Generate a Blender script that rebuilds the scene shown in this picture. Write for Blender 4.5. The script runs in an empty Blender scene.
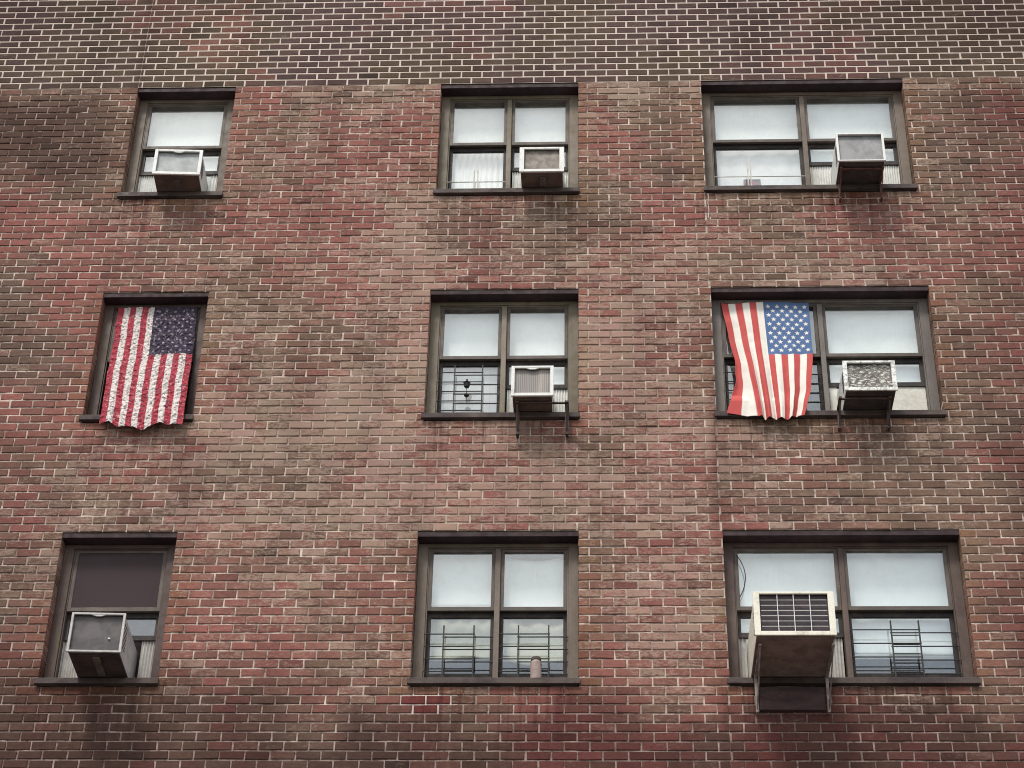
import bpy, bmesh, math, random
import numpy as np
from mathutils import Vector, Matrix, noise as mnoise

random.seed(11); rng = np.random.default_rng(5)
scene = bpy.context.scene
col = scene.collection

# ------------------------------------------------------------------ helpers
class MB:
    """collects shapes and links them as ONE mesh object"""
    def __init__(self): self.v = []; self.f = []; self.m = []; self.cur = 0
    def face_set(self, vs, fs):
        o = len(self.v); self.v += [tuple(p) for p in vs]
        self.f += [tuple(o + i for i in f) for f in fs]; self.m += [self.cur] * len(fs)
    def box(self, x0, x1, y0, y1, z0, z1, mat=None):
        vs = [(x, y, z) for z in (z0, z1) for y in (y0, y1) for x in (x0, x1)]
        if mat is not None: vs = [mat @ Vector(p) for p in vs]
        self.face_set(vs, [(0, 2, 3, 1), (4, 5, 7, 6), (0, 1, 5, 4), (2, 6, 7, 3), (0, 4, 6, 2), (1, 3, 7, 5)])
        return self
    def frame(self, x0, x1, z0, z1, w, y0, y1, wt=None, wb=None):
        """four bars butted end to end round an opening in the xz plane"""
        wt = w if wt is None else wt; wb = w if wb is None else wb
        self.box(x0, x0 + w, y0, y1, z0, z1); self.box(x1 - w, x1, y0, y1, z0, z1)
        self.box(x0 + w, x1 - w, y0, y1, z1 - wt, z1); self.box(x0 + w, x1 - w, y0, y1, z0, z0 + wb)
        return self
    def tube(self, pts, r, n=8):
        pts = [Vector(p) for p in pts]; vs = []; fs = []
        for i, p in enumerate(pts):
            d = (pts[min(i + 1, len(pts) - 1)] - pts[max(i - 1, 0)]).normalized()
            a = d.cross(Vector((0, 1, 0.13))); a = a.normalized() if a.length > 1e-4 else Vector((1, 0, 0)); b = d.cross(a)
            for k in range(n):
                t = 2 * math.pi * k / n; vs.append(p + a * r * math.cos(t) + b * r * math.sin(t))
        for i in range(len(pts) - 1):
            for k in range(n):
                fs.append((i * n + k, i * n + (k + 1) % n, (i + 1) * n + (k + 1) % n, (i + 1) * n + k))
        fs.append(tuple(range(n))); fs.append(tuple((len(pts) - 1) * n + k for k in range(n)))
        self.face_set(vs, fs); return self
    def lathe(self, c, prof, n=20):
        vs = []; fs = []
        for (r, z) in prof:
            for k in range(n):
                t = 2 * math.pi * k / n; vs.append((c[0] + r * math.cos(t), c[1] + r * math.sin(t), c[2] + z))
        for i in range(len(prof) - 1):
            for k in range(n): fs.append((i * n + k, i * n + (k + 1) % n, (i + 1) * n + (k + 1) % n, (i + 1) * n + k))
        fs.append(tuple(range(n))[::-1]); fs.append(tuple((len(prof) - 1) * n + k for k in range(n)))
        self.face_set(vs, fs); return self
    def build(self, name, mats, parent=None, bevel=0, smooth=False):
        me = bpy.data.meshes.new(name); me.from_pydata(self.v, [], self.f)
        if not isinstance(mats, (list, tuple)): mats = [mats]
        for m in mats: me.materials.append(m)
        me.polygons.foreach_set('material_index', self.m)
        bm = bmesh.new(); bm.from_mesh(me); bmesh.ops.recalc_face_normals(bm, faces=bm.faces)
        if bevel: bmesh.ops.bevel(bm, geom=list(bm.edges), offset=bevel, segments=2, profile=.6, affect='EDGES', clamp_overlap=True)
        bm.to_mesh(me); bm.free()
        if smooth: me.polygons.foreach_set('use_smooth', [True] * len(me.polygons))
        o = bpy.data.objects.new(name, me); col.objects.link(o)
        if parent is not None: put(o, parent)
        return o
def put(o, parent):
    o.parent = parent
    o.matrix_parent_inverse = Matrix.Translation(-world_loc(parent))
def world_loc(o):
    v = Vector(o.location)
    return v if o.parent is None else v + world_loc(o.parent) + o.matrix_parent_inverse.translation
def tag(o, label=None, cat=None, group=None, kind=None):
    if label: o['label'] = label
    if cat: o['category'] = cat
    if group: o['group'] = group
    if kind: o['kind'] = kind
    return o
def empty(name, loc):
    o = bpy.data.objects.new(name, None); o.location = loc; o.empty_display_size = .1; col.objects.link(o); return o

# ------------------------------------------------------------------ materials
class NT:
    def __init__(self, name):
        self.mat = bpy.data.materials.new(name); self.mat.use_nodes = True
        self.t = self.mat.node_tree; self.b = self.t.nodes['Principled BSDF']; self.out = self.t.nodes['Material Output']
        self.co = self.t.nodes.new('ShaderNodeTexCoord').outputs['Object']
    def n(self, typ, **kw):
        nd = self.t.nodes.new(typ)
        for k, v in kw.items(): setattr(nd, k, v)
        return nd
    def link(self, a, b):
        if hasattr(a, 'is_output') or isinstance(a, bpy.types.NodeSocket): self.t.links.new(a, b)
        else: b.default_value = a
    def noise(self, scale, detail=4, rough=.6, stretch=None, co=None, off=(0, 0, 0)):
        src = co or self.co
        mp = self.n('ShaderNodeMapping'); self.t.links.new(src, mp.inputs[0])
        if stretch: mp.inputs['Scale'].default_value = stretch
        mp.inputs['Location'].default_value = off
        nd = self.n('ShaderNodeTexNoise'); self.t.links.new(mp.outputs[0], nd.inputs['Vector'])
        nd.inputs['Scale'].default_value = scale; nd.inputs['Detail'].default_value = detail; nd.inputs['Roughness'].default_value = rough
        return nd.outputs['Fac']
    def ramp(self, v, a, b, lo=0., hi=1.):
        nd = self.n('ShaderNodeMapRange'); nd.interpolation_type = 'SMOOTHSTEP'
        self.link(v, nd.inputs['Value']); nd.inputs['From Min'].default_value = a; nd.inputs['From Max'].default_value = b
        nd.inputs['To Min'].default_value = lo; nd.inputs['To Max'].default_value = hi
        return nd.outputs[0]
    def math(self, op, a, b=0., c=None):
        nd = self.n('ShaderNodeMath', operation=op); self.link(a, nd.inputs[0]); self.link(b, nd.inputs[1])
        if c is not None: self.link(c, nd.inputs[2])
        return nd.outputs[0]
    def mix(self, f, a, b, mode='MIX'):
        nd = self.n('ShaderNodeMix', data_type='RGBA', blend_type=mode)
        self.link(f, nd.inputs[0])
        for s, v in ((nd.inputs[6], a), (nd.inputs[7], b)):
            if isinstance(v, bpy.types.NodeSocket): self.t.links.new(v, s)
            elif isinstance(v, (int, float)): s.default_value = (v, v, v, 1)
            else: s.default_value = (*v[:3], 1)
        return nd.outputs[2]
    def bump(self, h, strength=.3, dist=.002):
        nd = self.n('ShaderNodeBump'); nd.inputs['Strength'].default_value = strength; nd.inputs['Distance'].default_value = dist
        self.t.links.new(h, nd.inputs['Height']); self.t.links.new(nd.outputs[0], self.b.inputs['Normal'])
    def attr(self, name):
        nd = self.n('ShaderNodeAttribute'); nd.attribute_name = name; return nd
    def fin(self, colr, rough=.7, metal=0., spec=.3):
        self.link(colr, self.b.inputs['Base Color']) if isinstance(colr, bpy.types.NodeSocket) else setattr(self.b.inputs['Base Color'], 'default_value', (*colr[:3], 1))
        self.link(rough, self.b.inputs['Roughness']); self.b.inputs['Metallic'].default_value = metal
        self.b.inputs['Specular IOR Level'].default_value = spec
        return self.mat

def worn(name, c1, c2, rough=.6, scale=6, amt=(.4, .65), fine=60, stretch=None, bump=.2, metal=0., rust=None, rust_at=(.62, .75), spec=.3):
    n = NT(name)
    c = n.mix(n.ramp(n.noise(scale, 5, .65, stretch), *amt), c1, c2)
    c = n.mix(n.ramp(n.noise(fine, 3), .3, .7, .0, .35), c, n.mix(1., c, (.6, .6, .6), 'MULTIPLY'))
    if rust: c = n.mix(n.ramp(n.noise(scale * 2.3, 6, .7, stretch, off=(3, 1, 7)), *rust_at), c, rust)
    n.bump(n.noise(fine, 4), bump, .002)
    return n.fin(c, n.ramp(n.noise(scale * 3, 3), .3, .7, rough - .1, min(1, rough + .15)), metal, spec)

# weathered bronze-brown window paint, with streaks of olive, rust and grey running down
M = {}
M['frame'] = worn('window_paint', (.115, .086, .066), (.18, .142, .114), .55, 3.0, (.35, .7), 50, (1, 1, .25), .25, rust=(.13, .075, .048), rust_at=(.60, .72))
M['frame_olive'] = worn('window_paint_olive', (.135, .112, .075), (.20, .165, .125), .55, 3.0, (.35, .7), 50, (1, 1, .25), .25, rust=(.10, .075, .05), rust_at=(.60, .72))
M['frame_grey'] = worn('window_paint_grey', (.125, .105, .095), (.20, .175, .155), .55, 3.0, (.35, .7), 50, (1, 1, .25), .25, rust=(.12, .09, .07), rust_at=(.62, .74))
M['frame_dark'] = worn('window_paint_dark', (.070, .044, .040), (.12, .085, .068), .6, 3.0, (.35, .7), 50, (1, 1, .25), .25, rust=(.085, .07, .035), rust_at=(.58, .72))
M['sash'] = worn('sash_paint', (.082, .064, .054), (.13, .105, .088), .5, 5, (.4, .7), 60)
M['sash_shadowed'] = worn('sash_paint_shadowed', (.022, .017, .016), (.05, .04, .034), .6, 5, (.4, .7), 60)  # lower sash: shadow under the upper rail put into the colour
M['lintel'] = worn('lintel_steel_paint', (.024, .012, .015), (.042, .023, .025), .7, 4, (.35, .65), 60, rust=(.05, .025, .02))
M['sill'] = worn('sill_paint', (.042, .028, .029), (.090, .066, .056), .65, 5, (.35, .65), 50, (.5, 1, 1), rust=(.09, .05, .035))
M['white_metal'] = worn('white_enamel', (.72, .71, .69), (.54, .52, .49), .45, 9, (.5, .75), 60, rust=(.30, .22, .16), rust_at=(.70, .78))
M['cream_metal'] = worn('cream_enamel', (.76, .72, .62), (.50, .44, .33), .45, 9, (.5, .75), 60, rust=(.22, .12, .07), rust_at=(.68, .78))
M['peel_metal'] = worn('peeling_enamel', (.80, .80, .78), (.46, .47, .44), .6, 22, (.48, .6), 90, rust=(.16, .13, .10), rust_at=(.56, .62))
M['grey_metal'] = worn('grey_enamel', (.50, .475, .465), (.36, .335, .33), .5, 9, (.4, .7), 60)
M['pan_rust'] = worn('base_pan_rust', (.085, .058, .052), (.15, .10, .085), .75, 7, (.35, .65), 50, rust=(.12, .06, .035))
M['pan_dark'] = worn('base_pan_dark', (.045, .034, .034), (.082, .062, .058), .75, 7, (.35, .65), 50)
M['pan_pale'] = worn('base_pan_pale', (.26, .19, .17), (.17, .12, .105), .75, 7, (.35, .65), 50)
M['channel'] = worn('channel_metal', (.17, .14, .13), (.09, .07, .065), .6, 9, (.35, .65), 50)
M['fill'] = worn('plastic_panel', (.70, .70, .66), (.58, .57, .52), .5, 5, (.4, .7), 50)
M['fill_grey'] = worn('plastic_panel_grey', (.46, .44, .41), (.34, .32, .30), .5, 5, (.4, .7), 50)
M['paper'] = worn('pale_board', (.66, .64, .58), (.52, .49, .43), .8, 4, (.4, .7), 50)
M['bracket'] = worn('bracket_steel', (.045, .032, .032), (.08, .055, .05), .6, 9, (.35, .65), 60, rust=(.16, .06, .04), rust_at=(.55, .68))
M['bracket_rust'] = worn('bracket_rusty', (.14, .06, .045), (.08, .04, .035), .8, 12, (.35, .65), 60)
M['bracket_pale'] = worn('bracket_pale', (.32, .28, .26), (.16, .12, .11), .6, 12, (.35, .65), 60)
M['guard'] = worn('guard_black_paint', (.022, .02, .02), (.04, .035, .035), .5, 12)
M['guard_white'] = worn('guard_pale_paint', (.55, .53, .49), (.36, .34, .31), .5, 12)
M['room'] = worn('room_plaster', (.30, .27, .23), (.26, .23, .20), .9, 2)
M['concrete'] = worn('pavement_concrete', (.22, .205, .185), (.17, .16, .14), .9, 1.5, (.35, .65), 25)
M['asphalt'] = worn('asphalt', (.045, .045, .047), (.065, .063, .06), .9, 2, (.35, .65), 80)
M['ground'] = worn('ground_earth', (.16, .15, .12), (.10, .10, .075), .95, .4, (.35, .65), 8)
M['paint_line'] = worn('road_paint', (.70, .70, .66), (.5, .5, .47), .8, 8)
M['rope'] = worn('pale_cord', (.62, .60, .55), (.5, .47, .42), .8, 30)
M['cable'] = worn('black_cable', (.02, .02, .02), (.035, .03, .03), .5, 30)
M['shadow_brown'] = worn('shadow_board_brown', (.045, .028, .03), (.075, .045, .042), .8, 5, (.35, .65), 50, (1, 1, 4))
M['jar'] = worn('jar_glaze', (.33, .25, .225), (.26, .19, .175), .45, 20)
M['box_dark'] = worn('dark_card', (.06, .05, .048), (.09, .075, .07), .7, 12)
M['box_red'] = worn('red_card', (.30, .06, .07), (.12, .05, .05), .7, 16, (.4, .6))

def coil(name, c1, c2, scale=9, amt=(.4, .65), c3=None, c3_at=(.6, .68), stretch=None, freq=260):
    n = NT(name)
    c = n.mix(n.ramp(n.noise(scale, 4, .6, stretch), *amt), c1, c2)
    if c3: c = n.mix(n.ramp(n.noise(scale * 1.7, 4, .6, (1, 1, 2.2), off=(2, 5, 1)), *c3_at), c, c3)
    w = n.n('ShaderNodeTexWave', bands_direction='X'); n.t.links.new(n.co, w.inputs[0]); w.inputs['Scale'].default_value = freq / 6.28
    w.inputs['Distortion'].default_value = .6
    n.bump(w.outputs['Fac'], .6, .002)
    c = n.mix(n.ramp(w.outputs['Fac'], .0, 1., .0, .35), c, n.mix(1., c, (.4, .4, .4), 'MULTIPLY'))
    return n.fin(c, .5, .25, .3)
M['coil_pale'] = coil('coil_pale', (.40, .42, .41), (.31, .31, .31))
M['coil_brown'] = coil('coil_brown', (.17, .14, .12), (.27, .24, .21), 14)
M['coil_silver'] = coil('coil_silver', (.27, .27, .275), (.20, .195, .20), 8)
M['coil_stripe'] = coil('coil_stripe', (.34, .30, .27), (.22, .20, .19), 9, (.35, .65), None, stretch=(1, 1, .1), freq=120)
M['coil_mottled'] = coil('coil_mottled', (.11, .095, .085), (.20, .18, .16), 20, (.4, .6), (.62, .62, .58), (.53, .60))
M['coil_dark'] = coil('coil_dark', (.095, .085, .085), (.14, .125, .12), 7)
M['coil_black'] = coil('coil_black', (.05, .038, .045), (.075, .055, .062), 7)

def shade_mat(name, c, band=None, bands=0, fold=False):
    n = NT(name)
    k = n.mix(n.ramp(n.noise(2.2, 4, .5), .3, .75), c, tuple(x * .86 for x in c))
    if band:
        w = n.n('ShaderNodeTexWave', bands_direction='Z'); n.t.links.new(n.co, w.inputs[0]); w.inputs['Scale'].default_value = bands; w.inputs['Distortion'].default_value = .3
        w.wave_profile = 'SIN'
        k = n.mix(n.ramp(w.outputs['Fac'], .55, .75), k, band)
    n.bump(n.noise(7, 3, .5, (3, 1, .6)), .35, .01)
    return n.fin(k, .85, 0, .1)
M['shade'] = shade_mat('shade_white', (.88, .91, .90))
M['shade_b'] = shade_mat('shade_offwhite', (.78, .83, .84))
M['shade_c'] = shade_mat('shade_grey_white', (.60, .60, .61))
M['shade_dark'] = shade_mat('shade_charcoal', (.050, .036, .038))
M['curtain'] = shade_mat('curtain_white', (.86, .86, .85))
M['curtain_g'] = shade_mat('curtain_pale_green', (.60, .61, .49))
M['curtain_y'] = shade_mat('curtain_buff', (.50, .45, .38))
M['slat'] = shade_mat('blind_slat', (.88, .88, .88))
M['striped'] = shade_mat('curtain_striped', (.16, .13, .18), (.13, .24, .16), 2.2)

def glass():
    n = NT('window_glass'); t = n.t; t.nodes.remove(n.b)
    tr = n.n('ShaderNodeBsdfTransparent'); tr.inputs[0].default_value = (.975, .985, .98, 1)
    gl = n.n('ShaderNodeBsdfGlossy'); gl.inputs['Roughness'].default_value = .03; gl.inputs[0].default_value = (.95, .98, 1, 1)
    bp = n.n('ShaderNodeBump'); bp.inputs['Strength'].default_value = .05; bp.inputs['Distance'].default_value = .05
    t.links.new(n.noise(1.6, 2), bp.inputs['Height']); t.links.new(bp.outputs[0], gl.inputs['Normal'])
    lw = n.n('ShaderNodeLayerWeight'); lw.inputs[0].default_value = .5
    sch = n.math('MULTIPLY_ADD', n.math('POWER', lw.outputs['Facing'], 5.), .90, .115)
    mx = n.n('ShaderNodeMixShader'); t.links.new(sch, mx.inputs[0]); t.links.new(tr.outputs[0], mx.inputs[1]); t.links.new(gl.outputs[0], mx.inputs[2])
    df = n.n('ShaderNodeBsdfDiffuse'); df.inputs[0].default_value = (.45, .44, .42, 1)   # grime on the pane
    m2 = n.n('ShaderNodeMixShader'); t.links.new(n.ramp(n.noise(5, 5, .6), .45, .95, .01, .10), m2.inputs[0])
    t.links.new(mx.outputs[0], m2.inputs[1]); t.links.new(df.outputs[0], m2.inputs[2]); t.links.new(m2.outputs[0], n.out.inputs[0])
    return n.mat
M['glass'] = glass()

# ------------------------------------------------------------------ brick wall
CH, LEN, J = .0812, .2045, .0135            # course height, brick module, joint (lower zone)
CH2, LEN2 = .0840, .2085                    # repointed zone above the top windows
TOPS = [15.470, 12.8716, 10.2732]
OH = 18 * CH
COLS = [(-4.600, -3.605), (-1.530, -0.155), (1.070, 3.065)]
OPEN = [(a, b, T - OH, T) for T in TOPS for (a, b) in COLS]
X0, X1, ZB, ZT = -9.0, 8.0, 0.0, 19.6

def vnoise(x, z, s, seed):
    """smooth value noise, numpy"""
    r = np.random.default_rng(seed); g = r.random((256, 256))
    u = (x / s + 500.13); w_ = (z / s + 500.71)
    i = np.floor(u).astype(int); j = np.floor(w_).astype(int); fu = u - i; fw = w_ - j
    fu = fu * fu * (3 - 2 * fu); fw = fw * fw * (3 - 2 * fw)
    G = lambda a, b: g[a % 256, b % 256]
    return (G(i, j) * (1 - fu) + G(i + 1, j) * fu) * (1 - fw) + (G(i, j + 1) * (1 - fu) + G(i + 1, j + 1) * fu) * fw
def fbm(x, z, s, seed): return (vnoise(x, z, s, seed) + .5 * vnoise(x, z, s / 2, seed + 1) + .25 * vnoise(x, z, s / 4, seed + 2)) / 1.75

bricks = []      # x0,x1,z0,z1,top_zone
def lay_course(z0, h, L, phase, top):
    j = J
    if top: j = .0155
    za, zb = z0 + j / 2, z0 + h - j / 2
    zc = (za + zb) / 2
    cuts = [(a, b) for (a, b, c, d) in OPEN if c < zc < d]
    n0 = math.floor((X0 - phase) / L); x = phase + n0 * L
    while x < X1:
        a, b = max(x, X0) + j / 2, min(x + L, X1) - j / 2
        wob = random.uniform(-.0022, .0022) ; a += wob; b += random.uniform(-.0022, .0022)
        if top and abs(x + L / 2 + 4.6) < L / 2 and z0 < 17.5:           # straight joint running up from the window corner
            bricks.append((a, -4.6 - .002, za, zb, top)); bricks.append((-4.6 + .002, b, za, zb, top)); x += L; continue
        if (not top) and z0 < 14.02 and x < 1.048 < x + L and not any(abs(a_ - 1.07) < .01 for a_, b_ in cuts):
            if 1.048 - a > .03: bricks.append((a, 1.048 - .002, za, zb, top))
            if b - 1.048 > .03: bricks.append((1.048 + .002, b, za, zb, top))
            x += L; continue
        segs = [(a, b)]
        for (ca, cb) in cuts:
            ns = []
            for (p, q) in segs:
                if q <= ca or p >= cb: ns.append((p, q)); continue
                if p < ca: ns.append((p, ca))
                if q > cb: ns.append((cb, q))
            segs = ns
        for (p, q) in segs:
            if q - p > .018: bricks.append((p, q, za, zb, top))
        x += L
def cuts_in(cuts, x): return any(a - .02 < x < b + .02 for a, b in cuts)
k = 0
zz = TOPS[0]
kk = 0
while zz > ZB + .01:
    zz -= CH; kk += 1
    kidx = round((zz - 10.2732) / CH)
    lay_course(zz, CH, LEN, .139 if kidx % 2 else .139 - LEN / 2, False)
zz = TOPS[0]; kk = 0
while zz < ZT - CH2:
    lay_course(zz, CH2, LEN2, .23 if kk % 2 == 0 else .23 - LEN2 / 2, True); zz += CH2; kk += 1
ZT = zz
B = np.array([b[:4] for b in bricks]); TOPF = np.array([b[4] for b in bricks])
N = len(B)
cx = (B[:, 0] + B[:, 1]) / 2; cz = (B[:, 2] + B[:, 3]) / 2

def blob(x, z, bx, bz, rx, rz): return np.exp(-((x - bx) / rx) ** 2 - ((z - bz) / rz) ** 2)
# how red the brick batch is, in patches; pallets of browner brick between
red = .5 + .75 * (fbm(cx, cz, .9, 21) - .5) + .55 * (fbm(cx, cz, .33, 31) - .5)
red += .14 * blob(cx, cz, -4.6, 13.6, 2.6, .55) + .12 * blob(cx, cz, -1.6, 10.9, 1.8, 1.6) + .12 * blob(cx, cz, 3.4, 13.6, 1.2, .8) + .10 * blob(cx, cz, 0, 9.3, 1.2, 1.3)
red += .08 * blob(cx, cz, -2.4, 14.3, 1.0, 1.0) + .16 * blob(cx, cz, -4.4, 14.9, .45, .45) * 0
red -= .30 * blob(cx, cz, -5.6, 14.8, 1.2, .8) + .15 * blob(cx, cz, -5.2, 9.2, 1.0, 1.2) + .15 * blob(cx, cz, -3.6, 10.8, 1.8, .35) + .12 * blob(cx, cz, 2.0, 10.5, 1.5, .3) + .12 * blob(cx, cz, -2.6, 8.4, 2.2, .5) + .10 * blob(cx, cz, 2.4, 11.1, 1.2, .4)
rnd = rng.random(N)
rf = np.clip((red - .495) * 2.9 + (rnd - .5) * .52 + .5, 0, 1)
rf = np.where(TOPF, np.clip((red - .64) * 2.6 + (rnd - .5) * .45, 0, .6), rf)
brown = np.array([.146, .096, .070]); redc = np.array([.200, .082, .069]); olive = np.array([.078, .054, .038]); purple = np.array([.072, .044, .042])
pf = np.clip((fbm(cx, cz, .9, 77) - .45) * 6 + (rng.random(N) - .5) * .6, 0, 1)[:, None]
basea = np.where(TOPF[:, None], olive * (1 - pf) + purple * pf, brown * (1 - .35 * pf) + purple * .35 * pf)
C = basea * (1 - rf[:, None]) + redc * rf[:, None]
C *= (1 + rng.normal(0, .10, N))[:, None]
dk = rng.random(N) < .03; C[dk] *= .68
rustm = np.zeros(N)
for (a, b, c, d) in OPEN:        # rusty wash below the sills and beside the frames
    rustm += .55 * np.exp(-((cz - c + .07) / .06) ** 2) * ((cx > a - .1) & (cx < b + .1)) + .4 * np.exp(-((cx - b - .08) / .09) ** 2) * ((cz > c) & (cz < d)) + .3 * np.exp(-((cx - a + .08) / .09) ** 2) * ((cz > c) & (cz < d))
rustm = np.clip(rustm * (fbm(cx, cz, .3, 91) * 1.6 - .25), 0, .6)[:, None]
C = C * (1 - rustm) + np.array([.20, .105, .048]) * rustm
new = np.zeros(N, bool)
for (bx, bz) in ((-1.47, 8.69), (-1.27, 8.69), (-1.37, 8.61)):
    i = np.argmin((cx - bx) ** 2 + 4 * (cz - bz) ** 2); new[i] = True
C[new] = (.150, .045, .040)
# film of old mortar / lime smeared over the brick faces
def film_at(x, z):
    top = z > TOPS[0]
    f = np.where(top, .02 + .18 * np.clip(fbm(x, z, .5, 13) * 3 - 1.7, 0, 1), np.clip((fbm(x, z, .8, 41) - .40) * 2.4, 0, 1) * .32 + .26)
    f = f + np.where(top, 0, .14 * blob(x, z, -1.6, 12.0, 2.4, 2.4))
    f = np.clip(f - .16 * ((x < -4.7) & ~top) - .12 * ((x > 3.1) & ~top) - .20 * np.clip((9.3 - z), 0, 1), .02, .9)
    for (bx, bz, rx, rz, a_) in ((.38, 15.33, .16, .14, .5), (-2.95, 15.36, .2, .07, .4), (-5.2, 15.40, .5, .05, .5), (.95, 15.35, .12, .12, .4), (3.6, 15.38, .6, .05, .45), (-4.45, 9.9, .1, .1, .4), (-.9, 9.9, .1, .4, .3), (-3.0, 10.4, .6, .2, .2), (.1, 11.9, .3, .5, .2)):
        f = f + a_ * blob(x, z, bx, bz, rx, rz)
    return f
film = film_at(cx, cz)
film = np.clip(film + rng.normal(0, .10, N), 0, .95); film[new] = 0
C = np.clip(C, .01, .8)

# one mesh: chamfered bricks
yf = rng.normal(0, 1, N) * np.where(TOPF, .0004, .0013)
ch = .0035
jit = lambda s: rng.normal(0, s, N)
V = np.zeros((N, 12, 3))
corner = [(0, 2), (1, 2), (1, 3), (0, 3)]
sg = [(1, 1), (-1, 1), (-1, -1), (1, -1)]
for q, ((ix, iz), (sx, sz)) in enumerate(zip(corner, sg)):
    rag = np.where(TOPF, .0006, .0013)
    px = B[:, ix] + rng.normal(0, 1, N) * rag; pz = B[:, iz] + rng.normal(0, 1, N) * rag
    V[:, q, 0] = px; V[:, q, 1] = .14; V[:, q, 2] = pz
    V[:, 4 + q, 0] = px; V[:, 4 + q, 1] = yf + np.where(TOPF, .0022, ch); V[:, 4 + q, 2] = pz
    c2 = ch * (1 + np.abs(rng.normal(0, .5, N)))
    V[:, 8 + q, 0] = px + sx * c2; V[:, 8 + q, 1] = yf + rng.normal(0, 1, N) * np.where(TOPF, .0003, .0009); V[:, 8 + q, 2] = pz + sz * c2
faces1 = []
for q in range(4):
    r = (q + 1) % 4
    faces1 += [(q, r, 4 + r, 4 + q), (4 + q, 4 + r, 8 + r, 8 + q)]
faces1.append((8, 9, 10, 11))
F = (np.arange(N)[:, None, None] * 12 + np.array(faces1)[None]).reshape(-1, 4)
nbv = N * 12; nbf = len(F)

# soot and grime, dark spots under units, vignette painted along edges and corners: (x, z, rx, rz, strength)
STAINS_VIGNETTE = [(-6.2, 14.8, 1.7, .60, .9), (-5.2, 14.9, .9, .5, .4), (3.9, 15.1, 1.2, .28, .45), (1.055, 10.9, .055, 1.6, .5), (1.03, 8.4, .07, .9, .5),
          (-4.3, 7.95, 2.5, .95, .92), (2.9, 8.15, 2.5, .72, .95), (3.9, 9.6, .75, 1.3, .6), (-4.9, 9.6, .5, 1.2, .4), (-4.6, 16.3, .045, 1.3, .6),
          (3.4, 16.3, 2.2, .8, .35), (-5.6, 16.3, 1.6, .7, .3), (1.55, 8.72, .36, .22, .5), (2.5, 13.93, .4, .16, .5), (-.55, 11.3, .3, .14, .4), (2.4, 11.3, .4, .13, .5),
          (-4.1, 8.72, .5, .16, .5), (-.85, 8.75, .9, .12, .3), (-2.9, 10.9, 2.2, .35, .18), (0.2, 8.2, 1.8, .35, .3), (-6.3, 11.6, .9, 3.5, .6), (4.3, 12.5, .7, 3.6, .6), (0, 7.9, 7, .80, .9), (-5.9, 16.6, 2.2, .5, .5), (4.2, 16.6, 1.8, .7, .6), (-3.4, 13.8, .06, .35, .5), (-4.35, 13.75, .07, .5, .5), (-1.45, 13.7, .06, .5, .4), (2.98, 13.7, .07, .5, .5), (-1.4, 11.1, .07, .5, .45), (-.25, 11.15, .06, .4, .4), (1.3, 11.1, .06, .4, .4), (2.95, 11.1, .08, .5, .45), (-4.4, 11.1, .07, .5, .45), (-3.7, 11.1, .06, .4, .4)]
def dirt_vignette_at(x, z):
    warp = (fbm(x, z, .55, 61) - .5) * 1.3
    tot = np.ones_like(x)
    for (bx, bz, rx, rz, sg_) in STAINS_VIGNETTE:
        t = np.clip((1.35 - (np.sqrt(((x - bx) / rx) ** 2 + ((z - bz) / rz) ** 2) + warp * min(1, rx * 3))) / 1.0, 0, 1); t = t * t * (3 - 2 * t)
        tot *= 1 - t * sg_
    st_ = np.clip((fbm(x * 3.2, z * .35, .5, 63) - .52) * 5, 0, 1) * .32
    return 1 - tot * (1 - st_)
# mortar: a solid body with the openings left out and an uneven face; the repointed zone is nearly flush
MY_LO, MY_TOP = .0078, .0034
mb = MB()
xs = sorted({X0, X1} | {v for c in COLS for v in (c[0] - .003, c[1] + .003)})
zs = sorted({ZB, TOPS[0] + .003, ZT} | {v for T in TOPS for v in (T - OH - .003, T + .003)})
for i in range(len(xs) - 1):
    for j_ in range(len(zs) - 1):
        xm, zm = (xs[i] + xs[i + 1]) / 2, (zs[j_] + zs[j_ + 1]) / 2
        if any(a < xm < b and c < zm < d for a, b, c, d in OPEN): continue
        mb.box(xs[i], xs[i + 1], .024, .30, zs[j_], zs[j_ + 1])
def fine(lo, hi, a, b, st, edges):
    v = np.unique(np.round(np.concatenate([np.arange(a, b, st), np.linspace(lo, a, 12), np.linspace(b, hi, 12), np.array(edges)]), 4)); return v[(v >= lo) & (v <= hi)]
gx = fine(X0, X1, -6.9, 5.1, .035, xs); gz = fine(ZB, ZT, 7.3, 17.6, .027, zs + [TOPS[0] + .0035])
GX, GZ = np.meshgrid(gx, gz)
GY = np.where(GZ > TOPS[0] + .0031, MY_TOP + (fbm(GX, GZ, .12, 71) - .5) * .0012, MY_LO + (fbm(GX, GZ, .10, 72) - .5) * .009 + (fbm(GX, GZ, .7, 73) - .5) * .004)
gv = np.stack([GX, GY, GZ], -1).reshape(-1, 3); nx_ = len(gx)
qx = (gx[:-1] + gx[1:]) / 2; qz = (gz[:-1] + gz[1:]) / 2; QX, QZ = np.meshgrid(qx, qz); keep = np.ones(QX.shape, bool)
for (a, b, c, d) in OPEN: keep &= ~((QX > a - .003) & (QX < b + .003) & (QZ > c - .003) & (QZ < d + .003))
jj, ii = np.nonzero(keep); o_ = jj * nx_ + ii
gf = np.stack([o_, o_ + 1, o_ + nx_ + 1, o_ + nx_], -1)
mv = np.vstack([np.array(mb.v), gv]); mf = np.vstack([np.array(mb.f), gf + len(mb.v)]) + nbv
allv = np.vstack([V.reshape(-1, 3), mv]); allf = np.vstack([F, mf])
me = bpy.data.meshes.new('wall')
me.from_pydata(allv.tolist(), [], allf.tolist())
me.polygons.foreach_set('material_index', np.concatenate([np.zeros(nbf, int), np.ones(len(mf), int)]).astype(np.int32))
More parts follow.
